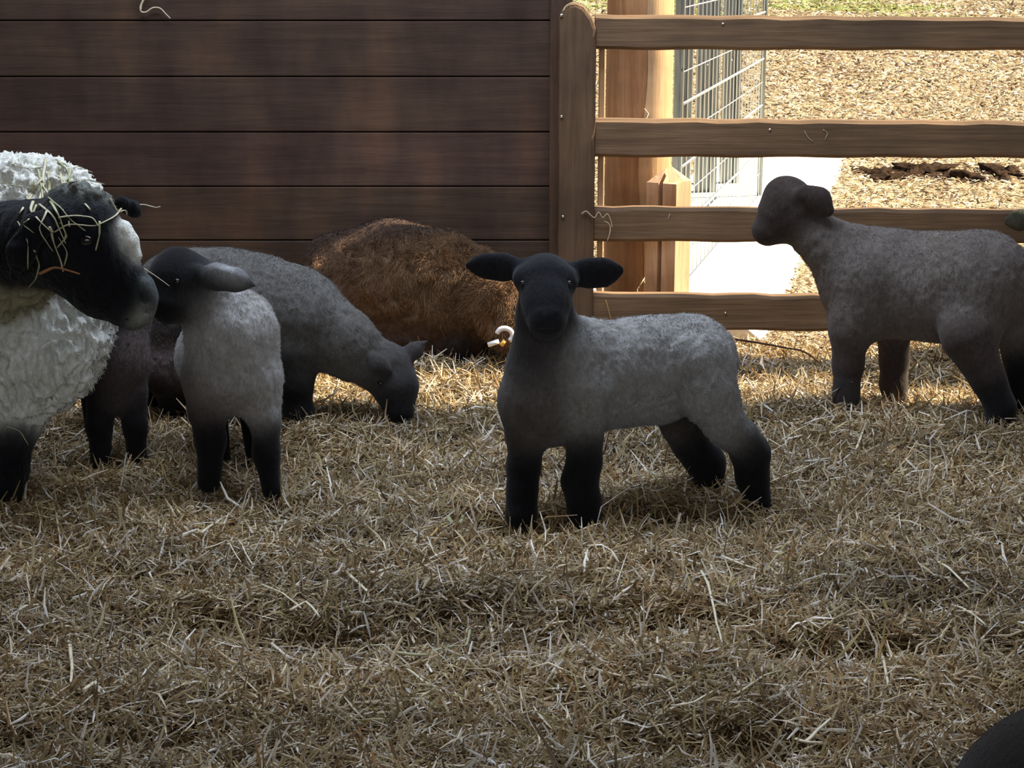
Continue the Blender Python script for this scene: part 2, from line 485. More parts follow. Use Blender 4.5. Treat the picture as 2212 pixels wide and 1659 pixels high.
nt.links.new(ramp(nt, t, [(0.35, (0.014, 0.008, 0.005)), (0.7, (0.075, 0.042, 0.024))]), b.inputs['Base Color']); bump(nt, b, t, 1.0, 0.03)
M['lump'] = m
for px, py, w, d, hh, lb in ((1905, 384, .10, .20, .035, 'painted-shade clod in the yard litter, nearest the concrete path'),
                             (1985, 376, .17, .22, .045, 'painted-shade clod in the yard litter, middle one of the row'),
                             (2085, 388, .10, .16, .035, 'painted-shade clod in the yard litter, third from the concrete path'),
                             (2170, 380, .13, .2, .04, 'painted-shade clod in the yard litter, nearest the right edge')):
    shade_lump(px, py, w, d, hh, lb)

# concrete path
a0, a1 = on_ground(1645, 640, 0.02), on_ground(1795, 345, 0.02)
dv = (a1 - a0) / np.linalg.norm(a1 - a0); pv = np.array([dv[1], -dv[0], 0])
A = a0 - dv * 0.5; B = a0 + dv * 4.9; Wd = 0.62
mb = MB()
tp = [A - pv * Wd, A, B, B - pv * Wd]
sl = 0.075
bt = [A - pv * (Wd + .01), A + pv * sl, B + pv * sl, B - pv * (Wd + .01)]
vs = [(p[0], p[1], 0.02) for p in tp] + [(p[0], p[1], -0.04) for p in bt]
mb.add(vs, [(0,1,2,3),(0,4,5,1),(1,5,6,2),(2,6,7,3),(3,7,4,0)])
tag(mb.build('path', M['concrete']), kind='structure')

# ------------------------------------------------------------------ fences and posts
def strand(name, pts, r, mat, parent=None, flat=0.6, taper=True, n=6):
    m_ = len(pts); rr = [r * (1 - 0.35 * (i / (m_ - 1))) if taper else r for i in range(m_)]
    b_ = MB(); b_.tube(pts, rr, n, flat); return b_.build(name, mat, parent, True)

# wire mesh fence running away beside the path
fence = empty('wire_mesh_fence', tuple(on_ground(1478, 610, -0.03)))
tag(fence, 'galvanised wire mesh fence running along the left of the white path', 'fence')
f0 = np.array([*on_ground(1466, 640)[:2], 0.0]); f1 = np.array([*on_ground(1640, 432)[:2], 0.0])
fd = f1 - f0; fl = np.linalg.norm(fd); fd = fd / fl
base = np.array(fence.location)
mb = MB(); k = 0
while k * 0.1 <= fl + 1e-6:
    p = f0 + fd * (k * 0.1); mb.tube([p + (0, 0, -0.03) - base, p + (0, 0, 1.75) - base], 0.0022, 5); k += 1
for j in range(18):
    z = 0.02 + j * 0.1; r = 0.0052 if j % 2 == 0 else 0.0022
    mb.tube([f0 + (0, 0, z) - base, f1 + (0, 0, z) - base], r, 5)
mb.build('wire_mesh', M['wire'], fence, True)
mb = MB(); mb.tube([f1 + (0, 0, -0.05) - base, f1 + (0, 0, 1.8) - base], 0.012, 8); mb.build('end_post', M['steel'], fence, True)
# steel channel posts standing behind the mesh
def channel(px0, px1, py_bot, label, holes=True):
    g0 = on_ground((px0 + px1) / 2, py_bot); Y = g0[1]
    w = (px1 - px0) * mpp(Y) ; x = g0[0]
    o = empty('steel_channel_post', (x, Y, -0.03))
    tag(o, label, 'post', 'steel posts behind the wire mesh')
    b_ = MB(); hw = w / 2; t_ = 0.004; dp = 0.05
    pr = [(-hw, dp), (-hw, 0), (-hw * .45, 0), (-hw * .35, 0.022), (hw * .35, 0.022), (hw * .45, 0), (hw, 0), (hw, dp), (hw - t_, dp), (hw - t_, t_),
          (hw * .45 + t_, t_), (hw * .35 + t_, 0.022 + t_), (-hw * .35 - t_, 0.022 + t_), (-hw * .45 - t_, t_), (-hw + t_, t_), (-hw + t_, dp)]
    n_ = len(pr)
    b_.add([(a, c, 0) for a, c in pr] + [(a, c, 2.2) for a, c in pr], [(i, (i + 1) % n_, n_ + (i + 1) % n_, n_ + i) for i in range(n_)])
    b_.build('channel', M['steel'], o)
    if holes:
        for zz in (0.95, 0.72, 0.62):
            h_ = MB(); h_.tube([(0, 0.021, zz), (0, 0.0185, zz)], 0.009, 10); h_.build('bolt', M['screw'], o, True)
channel(1452, 1490, 455, 'grey steel channel post behind the mesh, beside the big log')
channel(1500, 1546, 425, 'grey steel channel post behind the mesh, with bright bolts, the middle one')
channel(1556, 1594, 405, 'dark grey steel channel post behind the mesh, farthest from the big log')

# peeled log post: a brown face with a pale stripped strip on its sunny side
def log_post():
    Y = 5.44
    x0, x1 = at(1306, 300, Y)[0], at(1449, 300, Y)[0]
    cx, r = (x0 + x1) / 2, (x1 - x0) / 2
    root = empty('log_post', (cx, Y + r * 0.0, -0.03)); tag(root, 'thick peeled log post standing right behind the gate stile', 'post')
    def shell(a0, a1, rr, wob, seed, name, mat):
        n_, m_ = 26, 60; vs, fs = [], []
        for j in range(m_):
            z = j / (m_ - 1) * 2.45
            e0 = a0 + wob * (0.5 * math.sin(z * 5 + seed) + 0.35 * math.sin(z * 13 + seed * 2))
            for k_ in range(n_):
                t_ = e0 + (a1 - e0) * k_ / (n_ - 1)
                q = rr * (1 + 0.022 * math.sin(z * 3.1 + 2 * t_) + 0.018 * math.sin(5 * t_ + z * 1.3))
                vs.append((q * math.cos(t_), q * math.sin(t_), z))
        fs = [(j*n_+k_, j*n_+k_+1, (j+1)*n_+k_+1, (j+1)*n_+k_) for j in range(m_-1) for k_ in range(n_-1)]
        b_ = MB(); b_.add(vs, fs); return b_.build(name, mat, root, True)
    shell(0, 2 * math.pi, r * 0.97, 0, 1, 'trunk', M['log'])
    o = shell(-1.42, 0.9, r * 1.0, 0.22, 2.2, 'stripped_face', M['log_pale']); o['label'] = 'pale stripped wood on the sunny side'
log_post()
# torn fibres hanging on the log
for k_, (px, py, ln) in enumerate(((1392, 235, 45), (1400, 560, 70), (1385, 600, 60), (1410, 480, 50))):
    p0 = at(px, py, 5.336)
    pts = [p0 + np.array([0.012 * math.sin(1.3 * q + k_), -0.004 * q, -q * ln * 0.0003]) for q in range(5)]
    o = strand('bark_fibre', pts, 0.003, M['straw_pale']); tag(o, ('torn bark fibre on the log post, seen between the two top gaps of the gate', 'longest torn bark fibre low on the log post, nearest the short post', 'torn bark fibre low on the log post, leftmost and lowest', 'torn bark fibre on the log post hidden mostly behind the third rail')[k_], 'bark fibre', 'bark fibres on the log post')

# short post with a pyramid top made of two halves
def short_post():
    Y = 5.24; c = at(1446, 560, Y); root = empty('short_post', (c[0] - 0.005, Y, -0.03))
    tag(root, 'short square post with a pointed top beside the log post, its right side sunlit white', 'post')
    root.rotation_euler = (0, 0, math.radians(-32))
    hw = 0.047; zt = at(0, 392, Y)[2] + 0.03; za = at(0, 358, Y)[2] + 0.03
    for s0, s1 in ((-hw, -0.009), (0.004, hw)):
        b_ = MB()
        def topz(x): return zt + (za - zt) * (1 - abs(x) / hw)
        vs = [(s0, -hw, 0), (s1, -hw, 0), (s1, hw, 0), (s0, hw, 0), (s0, -hw, zt), (s1, -hw, zt), (s1, hw, zt), (s0, hw, zt), (s0, 0, topz(s0) + .004), (s1, 0, topz(s1) + .004)]
        b_.add(vs, [(0,3,2,1),(0,1,5,4),(1,2,6,9,5),(2,3,7,6),(3,0,4,8,7),(4,5,9,8),(6,7,8,9)])
        b_.build('post_half', M['post'], root)
short_post()

# gate
GY = 5.03
gx0, gx1 = at(1207, 300, GY)[0], at(1288, 300, GY)[0]
gate = empty('wooden_gate', ((gx0 + gx1) / 2, GY, 0)); tag(gate, 'weathered wooden field gate of four broad rails with a round-shouldered stile', 'gate')
def gp(px, py, Y=GY): 
    p = at(px, py, Y) - np.array(gate.location); return p
mb = MB()
top = [(1207, 45), (1212, 24), (1226, 10), (1243, 6), (1262, 14), (1280, 38), (1289, 62)]
outl = [(gp(1207, 60)[0], 0.02)] + [(gp(1288, 60)[0], 0.02)] + [(gp(a, b_)[0], gp(a, b_)[2]) for a, b_ in reversed(top)]
mb.prism(outl, 0.0, 0.075)
st = mb.build('stile', M['stile'], gate)
bv = st.modifiers.new('edge', 'BEVEL'); bv.width = 0.011; bv.segments = 2; bv.limit_method = 'ANGLE'
for (ya, yb, yc, yd) in ((33, 108, 39, 110), (258, 341, 264, 343), (449, 524, 456, 527), (636, 714, 646, 722)):
    xl = gp(1284, 300)[0]; xr = 2.45 - gate.location[0]
    za, zb = gp(1295, ya)[2], gp(1295, yb)[2]; zc, zd = gp(2212, yc)[2], gp(2212, yd)[2]
    xq = gp(2212, 300)[0]; s_ = (xr - xl) / (xq - xl)
    zc2, zd2 = za + (zc - za) * s_, zb + (zd - zb) * s_
    nx = 40; vs = []
    for q in range(nx + 1):
        f = q / nx; x = xl + (xr - xl) * f
        w1 = 0.0016 * math.sin(q * 1.7 + ya) + 0.001 * math.sin(q * 4.1); w2 = 0.0016 * math.sin(q * 1.3 + yb)
        zt_, zb_ = za + (zc2 - za) * f + w1, zb + (zd2 - zb) * f + w2
        e = 0.009
        vs += [(x, 0.012, zb_ + e), (x, 0.012 + e, zb_), (x, 0.058 - e, zb_), (x, 0.058, zb_ + e), (x, 0.058, zt_ - e), (x, 0.058 - e, zt_), (x, 0.012 + e, zt_), (x, 0.012, zt_ - e)]
    fs = [(q*8+k_, q*8+(k_+1)%8, (q+1)*8+(k_+1)%8, (q+1)*8+k_) for q in range(nx) for k_ in range(8)] + [tuple(range(7,-1,-1)), tuple(nx*8+k_ for k_ in range(8))]
    b_ = MB(); b_.add(vs, fs); b_.build('rail', M['rail'], gate)
# thin upright batten behind the rails, just beyond the stile
mb = MB(); mb.box(gp(1295, 300, GY)[0], gp(1309, 300, GY)[0], 0.062, 0.092, 0.02, gp(1300, 40)[2], 0.003); mb.build('batten', M['log_pale'], gate)
for px, py in ((1209, 33), (1210, 252), (1213, 468)):
    p = gp(px + 3, py); b_ = MB(); b_.tube([p + (0, 0.002, 0), p + (0, -0.004, 0)], 0.0045, 8); b_.build('screw', M['screw'], gate, True)
for px, py in ((1568, 678), (1562, 52), (1664, 281)):
    p = gp(px, py); b_ = MB(); b_.tube([p + (0, 0.014, 0), p + (0, 0.009, 0)], 0.0035, 8); b_.build('screw', M['screw'], gate, True)

def pix_strand(name, pixels, Y, r, mat, label, cat, group=None, flat=0.6, dy=None):
    pts = [at(a, b_, Y + (dy[i] if dy else 0)) for i, (a, b_) in enumerate(pixels)]
    # smooth by subdividing
    P = []
    for i in range(len(pts) - 1):
        p0, p1, p2, p3 = pts[max(i-1, 0)], pts[i], pts[i+1], pts[min(i+2, len(pts)-1)]
        for q in range(4):
            t_ = q / 4; P.append(0.5 * ((2*p1) + (p2-p0)*t_ + (2*p0-5*p1+4*p2-p3)*t_*t_ + (3*p1-p0-3*p2+p3)*t_**3))
    P.append(pts[-1])
    o = strand(name, P, r, mat, None, flat); tag(o, label, cat, group); return o
pix_strand('baling_twine', [(1256, 462), (1266, 456), (1275, 464), (1285, 470), (1293, 458), (1302, 470), (1312, 462), (1320, 478), (1322, 492)], GY - 0.006, 0.0024, M['twine'],
           'frayed twine knot wrapped around the gate where stile meets the third rail', 'twine')
pix_strand('straw_wisp', [(1305, 478), (1316, 484), (1318, 500), (1312, 520)], GY, 0.0022, M['twine'], 'frayed twine end dangling over the third gate rail', 'twine')
pix_strand('straw_wisp', [(1308, 648), (1312, 660), (1320, 690), (1328, 700)], GY, 0.0025, M['straw_gold'], 'golden straw hanging from the lowest gate rail beside the stile', 'straw')
for pix, lb in (([(1738, 283), (1745, 296), (1756, 306)], 'pale straw scrap stuck on the second gate rail, left one of two'),
                ([(1778, 280), (1787, 288), (1782, 302)], 'pale straw scrap stuck on the second gate rail, right one of two'),
                ([(1447, 462), (1443, 474)], 'tiny pale straw scrap on the third gate rail')):
    pix_strand('straw_scrap', pix, GY + 0.010, 0.0014, M['straw_pale'], lb, 'straw')
pix_strand('straw_wisp', [(318, -14), (306, 8), (304, 24), (316, 26), (330, 17), (346, 18), (358, 30), (368, 40)], WY - 0.012, 0.0042, M['straw_pale'],
           'pale bent straw caught on the top boards of the barn wall', 'straw')
pix_strand('straw_wisp', [(1216, 24), (1224, 12), (1240, 5), (1260, 8), (1276, 22)], GY - 0.002, 0.0022, M['straw_pale'], 'pale straw lying over the rounded top of the gate stile', 'straw')
pix_strand('twig', [(1588, 733), (1640, 741), (1700, 752), (1735, 759), (1770, 782)], 4.93, 0.0035, M['twig'], 'thin dark twig lying on sunlit straw beneath the lowest gate rail', 'twig', None, 1.0, (0, 0, -.02, -.06, -.12))

# ------------------------------------------------------------------ animals: smooth blended bodies
class Body:
    def __init__(s, Y, voxel=0.0048):
        s.Y, s.vx, s.prims, s.subs = Y, voxel, [], []
    def c(s, pts, col, sy=1.0, k=0.02):
        """chain of (px, py, dY, radius px)"""
        P = []
        for px, py, dY, r in pts:
            Y = s.Y + dY; P.append((at(px, py, Y), r * mpp(Y, py)))
        if len(P) == 1: P = P * 2
        for (a, ra), (b_, rb) in zip(P[:-1], P[1:]): s.prims.append((a, b_, ra, rb, sy, np.array(col[:3]), k, col[3] if len(col) > 3 else min(1.0, max(0.12, (sum(col) / 3 - 0.035) / 0.08))))
    def sub(s, px0, py0, dy0, r0, px1, py1, dy1, r1, sy=1.0, k=0.006):
        s.subs.append((at(px0, py0, s.Y + dy0), at(px1, py1, s.Y + dy1), r0 * mpp(s.Y), r1 * mpp(s.Y), sy, None, k))
    @staticmethod
    def d(pr, P):
        a, b_, ra, rb, sy = pr[:5]
        sc_ = np.array([1, 1 / sy, 1]); a_, bb = a * sc_, b_ * sc_; q = P * sc_
        ab = bb - a_; L = float(ab @ ab) + 1e-12
        h = np.clip(((q - a_) @ ab) / L, 0, 1)
        return (np.linalg.norm(q - a_ - h[..., None] * ab, axis=-1) - (ra + (rb - ra) * h)) * min(1.0, max(sy, 0.5))
    def mesh(s, name, wool=0.0015, wool_scale=60, tau=0.010, lock=None):
        lo = np.min([np.minimum(p[0] - p[2] * np.array([1, p[4], 1]), p[1] - p[3] * np.array([1, p[4], 1])) for p in s.prims], axis=0) - 0.03
        hi = np.max([np.maximum(p[0] + p[2] * np.array([1, p[4], 1]), p[1] + p[3] * np.array([1, p[4], 1])) for p in s.prims], axis=0) + 0.03
        vx = s.vx; n = np.ceil((hi - lo) / vx).astype(int) + 1
        ax = [lo[i] + np.arange(n[i]) * vx for i in range(3)]
        Fd = np.full(n, 0.2, dtype=np.float64)
        def box(pr, mrg):
            ra = np.array([1, pr[4], 1])
            l_ = np.minimum(pr[0] - pr[2] * ra, pr[1] - pr[3] * ra) - mrg; h_ = np.maximum(pr[0] + pr[2] * ra, pr[1] + pr[3] * ra) + mrg
            i0 = np.clip(np.floor((l_ - lo) / vx).astype(int), 0, n); i1 = np.clip(np.ceil((h_ - lo) / vx).astype(int) + 1, 0, n)
            G = np.stack(np.meshgrid(ax[0][i0[0]:i1[0]], ax[1][i0[1]:i1[1]], ax[2][i0[2]:i1[2]], indexing='ij'), -1)
            return (slice(i0[0], i1[0]), slice(i0[1], i1[1]), slice(i0[2], i1[2])), G
        for pr in s.prims:
            k_ = pr[6]; sl_, G = box(pr, k_ + 0.03); d_ = s.d(pr, G); f = Fd[sl_]
            h = np.maximum(k_ - np.abs(f - d_), 0) / k_
            Fd[sl_] = np.minimum(f, d_) - h * h * k_ * 0.25
        for pr in s.subs:
            k_ = pr[6]; sl_, G = box(pr, k_ + 0.02); d_ = -s.d(pr, G); f = Fd[sl_]
            h = np.maximum(k_ - np.abs(f - d_), 0) / k_
            Fd[sl_] = np.maximum(f, d_) + h * h * k_ * 0.25
        V, Fq = surface_nets(Fd, lo, vx)
        # colour from the nearest shapes
        W = np.zeros(len(V)); Cc = np.zeros((len(V), 3)); wm = np.zeros(len(V))
        for pr in s.prims:
            w = np.exp(-np.clip(s.d(pr, V), -0.03, 0.3) / tau); W += w; Cc += w[:, None] * pr[5]; wm += w * pr[7]
        Cc /= W[:, None]; wm /= W; s.wm = wm
        me = np_mesh(name, V, Fq)
        nr = np.zeros(len(V) * 3, dtype=np.float32); me.vertices.foreach_get('normal', nr); nr = nr.reshape(-1, 3)
        dd = wool * wm * fbm(V * np.array([1, 1, 0.7]) * wool_scale, 21, 3)
        if lock is not None:
            amp, scl = lock
            q = V * np.array([1, 1, 0.42]) * scl + 0.9 * np.stack([vnoise(V * 18, 5), vnoise(V * 18, 6), vnoise(V * 18, 7)], -1)
            dd = dd + amp * wm * (1 - 2.2 * np.abs(vnoise(q, 33)) - 0.9 * np.abs(vnoise(q * 2.1, 35)))
        V2 = V + nr * dd[:, None]
        me.vertices.foreach_set('co', V2.astype(np.float32).ravel()); me.update()
        a = me.attributes.new('tint', 'FLOAT_COLOR', 'POINT'); c4 = np.ones((len(V), 4), np.float32); c4[:, :3] = Cc
        a.data.foreach_set('color', c4.ravel())
        s.V, s.F, s.C, s.nr = V2, Fq, Cc, nr
        return me

def surface_nets(Fd, lo, vx):
    ins = Fd < 0
    nx, ny, nz = np.array(Fd.shape) - 1
    acc = np.zeros((nx, ny, nz, 3)); cnt = np.zeros((nx, ny, nz))
    off = [(0,0,0),(1,0,0),(0,1,0),(1,1,0),(0,0,1),(1,0,1),(0,1,1),(1,1,1)]
    edges = [(a, b_) for a in range(8) for b_ in range(a + 1, 8) if sum(abs(off[a][i] - off[b_][i]) for i in range(3)) == 1]
    def g(A_, o): return A_[o[0]:o[0]+nx, o[1]:o[1]+ny, o[2]:o[2]+nz]
    for a, b_ in edges:
        m_ = g(ins, off[a]) != g(ins, off[b_])
        if not m_.any(): continue
        fa, fb = g(Fd, off[a])[m_], g(Fd, off[b_])[m_]
        t_ = fa / (fa - fb)
        acc[m_] += np.array(off[a]) + t_[:, None] * (np.array(off[b_]) - np.array(off[a]))
        cnt[m_] += 1
    act = cnt > 0
    idx = -np.ones((nx, ny, nz), dtype=np.int64); idx[act] = np.arange(act.sum())
    ijk = np.argwhere(act)
    V = (ijk + acc[act] / cnt[act][:, None]) * vx + lo
    Fs = []
    for axx in range(3):
        u, v = (axx + 1) % 3, (axx + 2) % 3
        sl0 = [slice(1, None)] * 3; sl0[axx] = slice(0, -1); 
        a = [slice(1, -1)] * 3; a[axx] = slice(0, -1); b_ = [slice(1, -1)] * 3; b_[axx] = slice(1, None)
        A_, B_ = ins[tuple(a)], ins[tuple(b_)]
        for sgn, m_ in ((1, A_ & ~B_), (-1, ~A_ & B_)):
            e = np.argwhere(m_)
            if not len(e): continue
            e[:, u] += 1; e[:, v] += 1
            def cell(du, dv_):
                q = e.copy(); q[:, u] -= du; q[:, v] -= dv_; return idx[q[:, 0], q[:, 1], q[:, 2]]
            q = np.stack([cell(1, 1), cell(0, 1), cell(0, 0), cell(1, 0)], -1)
            if sgn < 0: q = q[:, ::-1]
            Fs.append(q)
    return V, np.concatenate(Fs)

def animal(body, name, label, cat, mat, base, wool=0.0015, scale=60, lock=None, fuzz=None, group=None, tau=0.010):
    me = body.mesh(name, wool, scale, tau, lock)
    o = link(name, me, None, mat)
    V = body.V - np.array(base)
    me.vertices.foreach_set('co', V.astype(np.float32).ravel()); me.update()
    o.location = base
    tag(o, label, cat, group)
    body.obj, body.base = o, np.array(base)
    body.bvh = BVHTree.FromPolygons([tuple(v) for v in body.V.tolist()], body.F.tolist())
    if fuzz:
        n_, ln, rad, curl = fuzz
        fuzz_coat(body, n_, ln, rad, curl)
    return o
def fuzz_coat(body, n_, ln, rad, curl, segs=3):
    me = body.obj.data
    fi = RNG.integers(0, len(body.F), n_); w = RNG.random((n_, 2))
    q = body.F[fi]; A_, B_, C_, D_ = (body.V[q[:, i]] for i in range(4))
    P = (A_ * (1 - w[:, :1]) + B_ * w[:, :1]) * (1 - w[:, 1:]) + (D_ * (1 - w[:, :1]) + C_ * w[:, :1]) * w[:, 1:]
    Nn = body.nr[q[:, 0]]; Cc = body.C[q[:, 0]]
    L = ln * np.clip(body.wm[q[:, 0]], 0.30, 1) * RNG.uniform(0.6, 1.2, n_)
    flow = np.stack([vnoise(P * 30, 41), vnoise(P * 30, 42), vnoise(P * 30, 43) - 0.7], -1) * curl + RNG.normal(0, 0.22, (n_, 3))
    d0 = Nn + 0.5 * flow; d0 /= np.linalg.norm(d0, axis=1)[:, None]
    pts = np.zeros((n_, segs + 1, 3)); pts[:, 0] = P - Nn * 0.001
    dcur = d0
    for k_ in range(segs):
        pts[:, k_ + 1] = pts[:, k_] + dcur * (L / segs)[:, None]
        dcur = dcur + 0.45 * flow; dcur /= np.linalg.norm(dcur, axis=1)[:, None]
    cu = bpy.data.hair_curves.new('fleece'); cu.add_curves([segs + 1] * n_)
    cu.attributes['position'].data.foreach_set('vector', (pts - body.base).astype(np.float32).ravel())
    ra = cu.attributes.get('radius') or cu.attributes.new('radius', 'FLOAT', 'POINT')
    ra.data.foreach_set('value', np.tile(rad * np.linspace(1, 0.35, segs + 1), n_).astype(np.float32))
    at_ = cu.attributes.new('tint', 'FLOAT_COLOR', 'CURVE'); c4 = np.ones((n_, 4), np.float32); c4[:, :3] = Cc * RNG.uniform(0.85, 1.2, (n_, 1))
    at_.data.foreach_set('color', c4.ravel())
    o = bpy.data.objects.new('fleece', cu); COL.objects.link(o); o.parent = body.obj; cu.materials.append(M['fuzz'])
    o['kind'] = 'stuff'
def hit(body, px, py, lift=0.0):
    d = at(px, py, 1.0) - np.array([0, 0, CAM_H]); d /= np.linalg.norm(d)
    loc, nrm, _, _ = body.bvh.ray_cast(Vector((0, 0, CAM_H)), Vector(d))
    if loc is None: return None
    n_ = np.array(nrm)
    if n_ @ d > 0: n_ = -n_
    return np.array(loc) + n_ * lift - d * lift * 0.5
def eye(body, px, py, r=0.008):
    p = hit(body, px, py)
    if p is None: return
    p = p - body.base; vs = []; n_, m_ = 14, 9
    for j in range(m_ + 1):
        a = math.pi * j / m_
        for k_ in range(n_): t_ = 2 * math.pi * k_ / n_; vs.append(p + r * np.array([math.sin(a) * math.cos(t_), math.sin(a) * math.sin(t_), math.cos(a)]) * (1, .6, .8))
    b_ = MB(); b_.add(vs, [(j*n_+k_, j*n_+(k_+1)%n_, (j+1)*n_+(k_+1)%n_, (j+1)*n_+k_) for j in range(m_) for k_ in range(n_)])
    o = b_.build('eye', M['eye'], body.obj, True); return o

GREY = (0.272, 0.270, 0.268); GREYD = (0.085, 0.072, 0.066); BLK = (0.009, 0.009, 0.011); BRN = (0.055, 0.042, 0.038)

# main lamb, standing and facing the viewer
b1 = Body(3.66)
b1.c([(1195, 850, -0.02, 104), (1300, 812, 0.0, 108), (1400, 800, 0.02, 110), (1488, 783, 0.05, 106)], GREY, 0.80, 0.03)
b1.c([(1185, 862, -0.04, 100)], (0.07, 0.06, 0.055), 0.9, 0.03)
b1.c([(1178, 690, -0.06, 62), (1186, 770, -0.04, 90)], (0.035, 0.032, 0.033), 0.9, 0.03)
b1.c([(1250, 745, -0.02, 58), (1200, 760, -0.03, 60)], GREY, 0.8, 0.03)
b1.c([(1255, 770, -0.075, 52), (1262, 840, -0.09, 52), (1262, 905, -0.08, 46)], GREY, 0.8, 0.012)
b1.c([(1135, 870, -0.03, 55), (1138, 930, -0.04, 46)], GREYD, 0.9, 0.02)
b1.c([(1138, 940, -0.04, 42), (1131, 1010, -0.04, 35), (1128, 1060, -0.05, 32), (1126, 1110, -0.06, 36)], BLK, 1.0, 0.015)
b1.c([(1262, 950, -0.08, 42), (1262, 1000, -0.08, 36), (1252, 1040, -0.09, 38), (1262, 1085, -0.09, 35), (1262, 1125, -0.10, 37)], BLK, 1.0, 0.015)
b1.c([(1515, 790, -0.03, 74), (1530, 850, -0.045, 62), (1572, 925, -0.03, 44)], GREY, 0.7, 0.014)
b1.c([(1600, 945, -0.02, 42), (1622, 980, 0.0, 40), (1625, 1030, 0.0, 34), (1640, 1090, -0.01, 28)], BLK, 0.9, 0.015)
b1.c([(1455, 860, 0.12, 60), (1475, 920, 0.13, 48)], GREYD, 0.7, 0.03)
b1.c([(1495, 960, 0.13, 44), (1525, 1000, 0.13, 40), (1535, 1050, 0.12, 31)], BLK, 0.9, 0.015)
# head
FACE = (0.016, 0.017, 0.021)
b1.c([(1178, 608, -0.08, 60), (1180, 650, -0.11, 51), (1182, 686, -0.14, 41)], FACE, 1.0, 0.02)
b1.c([(1182, 700, -0.12, 36)], (0.03, 0.03, 0.034), 1.0, 0.02)
b1.c([(1130, 600, -0.09, 22), (1228, 604, -0.09, 22)], FACE, 1.0, 0.02)
b1.c([(1176, 600, -0.05, 50), (1178, 680, -0.04, 60)], FACE, 1.0, 0.02)
b1.c([(1125, 580, -0.07, 22), (1085, 577, -0.06, 26), (1045, 574, -0.06, 22), (1012, 573, -0.06, 9)], FACE, 0.38, 0.012)
b1.c([(1236, 590, -0.07, 24), (1272, 590, -0.07, 28), (1308, 588, -0.07, 26), (1338, 584, -0.07, 10)], FACE, 0.38, 0.012)
b1.sub(1255, 594, -0.098, 12, 1318, 589, -0.094, 15, 0.7)
b1.sub(1095, 582, -0.088, 12, 1035, 576, -0.084, 12, 0.7)
b1.sub(1168, 692, -0.178, 5, 1161, 684, -0.174, 4); b1.sub(1196, 692, -0.178, 5, 1203, 684, -0.174, 4)
b1.sub(1182, 698, -0.179, 3, 1182, 708, -0.174, 3, 1, 0.003); b1.sub(1166, 712, -0.166, 3.5, 1198, 712, -0.166, 3.5, 1, 0.003)
animal(b1, 'lamb', 'grey-bodied black-faced lamb in the centre, facing the viewer with ears straight out', 'lamb', M['fleece'], tuple(on_ground(1300, 1100)), 0.003, 55, lock=(0.0016, 95), fuzz=(60000, 0.006, 0.00042, 1.3))
eye(b1, 1230, 612, 0.0062); eye(b1, 1129, 612, 0.0062)

# right lamb, side view looking away to the left
b2 = Body(4.42)
G2 = (0.15, 0.13, 0.122)
b2.c([(1885, 600, 0.04, 106), (1950, 615, 0.03, 110), (2040, 622, -0.01, 112), (2115, 605, -0.05, 110)], G2, 0.72, 0.03)
b2.c([(1860, 650, 0.03, 82), (1850, 690, 0.02, 62)], GREYD, 0.7, 0.03)
b2.c([(1765, 510, 0.04, 55), (1840, 570, 0.04, 80)], G2, 0.75, 0.03)
b2.c([(2130, 630, -0.085, 88), (2105, 690, -0.10, 68)], G2, 0.6, 0.022)
b2.c([(1885, 600, -0.015, 66), (1850, 690, -0.02, 50)], G2, 0.6, 0.022)
b2.c([(2030, 520, -0.04, 14), (2018, 600, -0.075, 15), (2012, 660, -0.07, 12)], (0.2, 0.17, 0.15), 0.8, 0.02)  # raised flank fold, coloured paler than the coat to paint its highlight
b2.c([(2170, 620, -0.02, 80), (2195, 700, -0.02, 55)], G2, 0.7, 0.03)
b2.c([(1835, 720, 0.0, 42), (1832, 790, 0.0, 31), (1828, 850, -0.01, 25), (1826, 900, -0.02, 25)], BRN, 0.9, 0.02)
b2.c([(1828, 830, -0.01, 26), (1826, 905, -0.02, 25)], BLK, 1.0, 0.01)
b2.c([(1930, 700, 0.08, 42), (1932, 780, 0.09, 29), (1930, 830, 0.09, 27), (1940, 895, 0.09, 23)], BRN, 0.9, 0.02)
b2.c([(2090, 730, -0.12, 55), (2125, 800, -0.13, 42)], BRN, 0.8, 0.03)
b2.c([(2140, 830, -0.13, 38), (2162, 880, -0.14, 31), (2160, 940, -0.15, 30)], BLK, 0.9, 0.015)
b2.c([(2205, 730, 0.0, 48), (2212, 820, 0.0, 38), (2208, 900, 0.0, 30), (2214, 945, 0.0, 28)], BLK, 0.9, 0.02)
b2.c([(1705, 440, 0.05, 55), (1718, 452, 0.05, 58)], BRN, 0.8, 0.02)
b2.c([(1692, 424, 0.05, 40)], BRN, 0.8, 0.02)
b2.c([(1672, 474, 0.05, 42), (1656, 494, 0.05, 31)], BRN, 0.75, 0.02)
b2.c([(1662, 500, 0.05, 27), (1718, 482, 0.05, 44)], BRN, 0.75, 0.02)
b2.c([(1738, 418, 0.0, 20), (1768, 432, 0.0, 24), (1788, 455, -0.005, 14)], BRN, 0.5, 0.012)
b2.sub(1638, 486, 0.012, 4, 1642, 492, 0.012, 3)
animal(b2, 'lamb', 'grey lamb standing sideways before the gate with its head turned away', 'lamb', M['fleece'], tuple(on_ground(2000, 900)), 0.003, 45, lock=(0.0013, 95), fuzz=(50000, 0.005, 0.0004, 1.2))

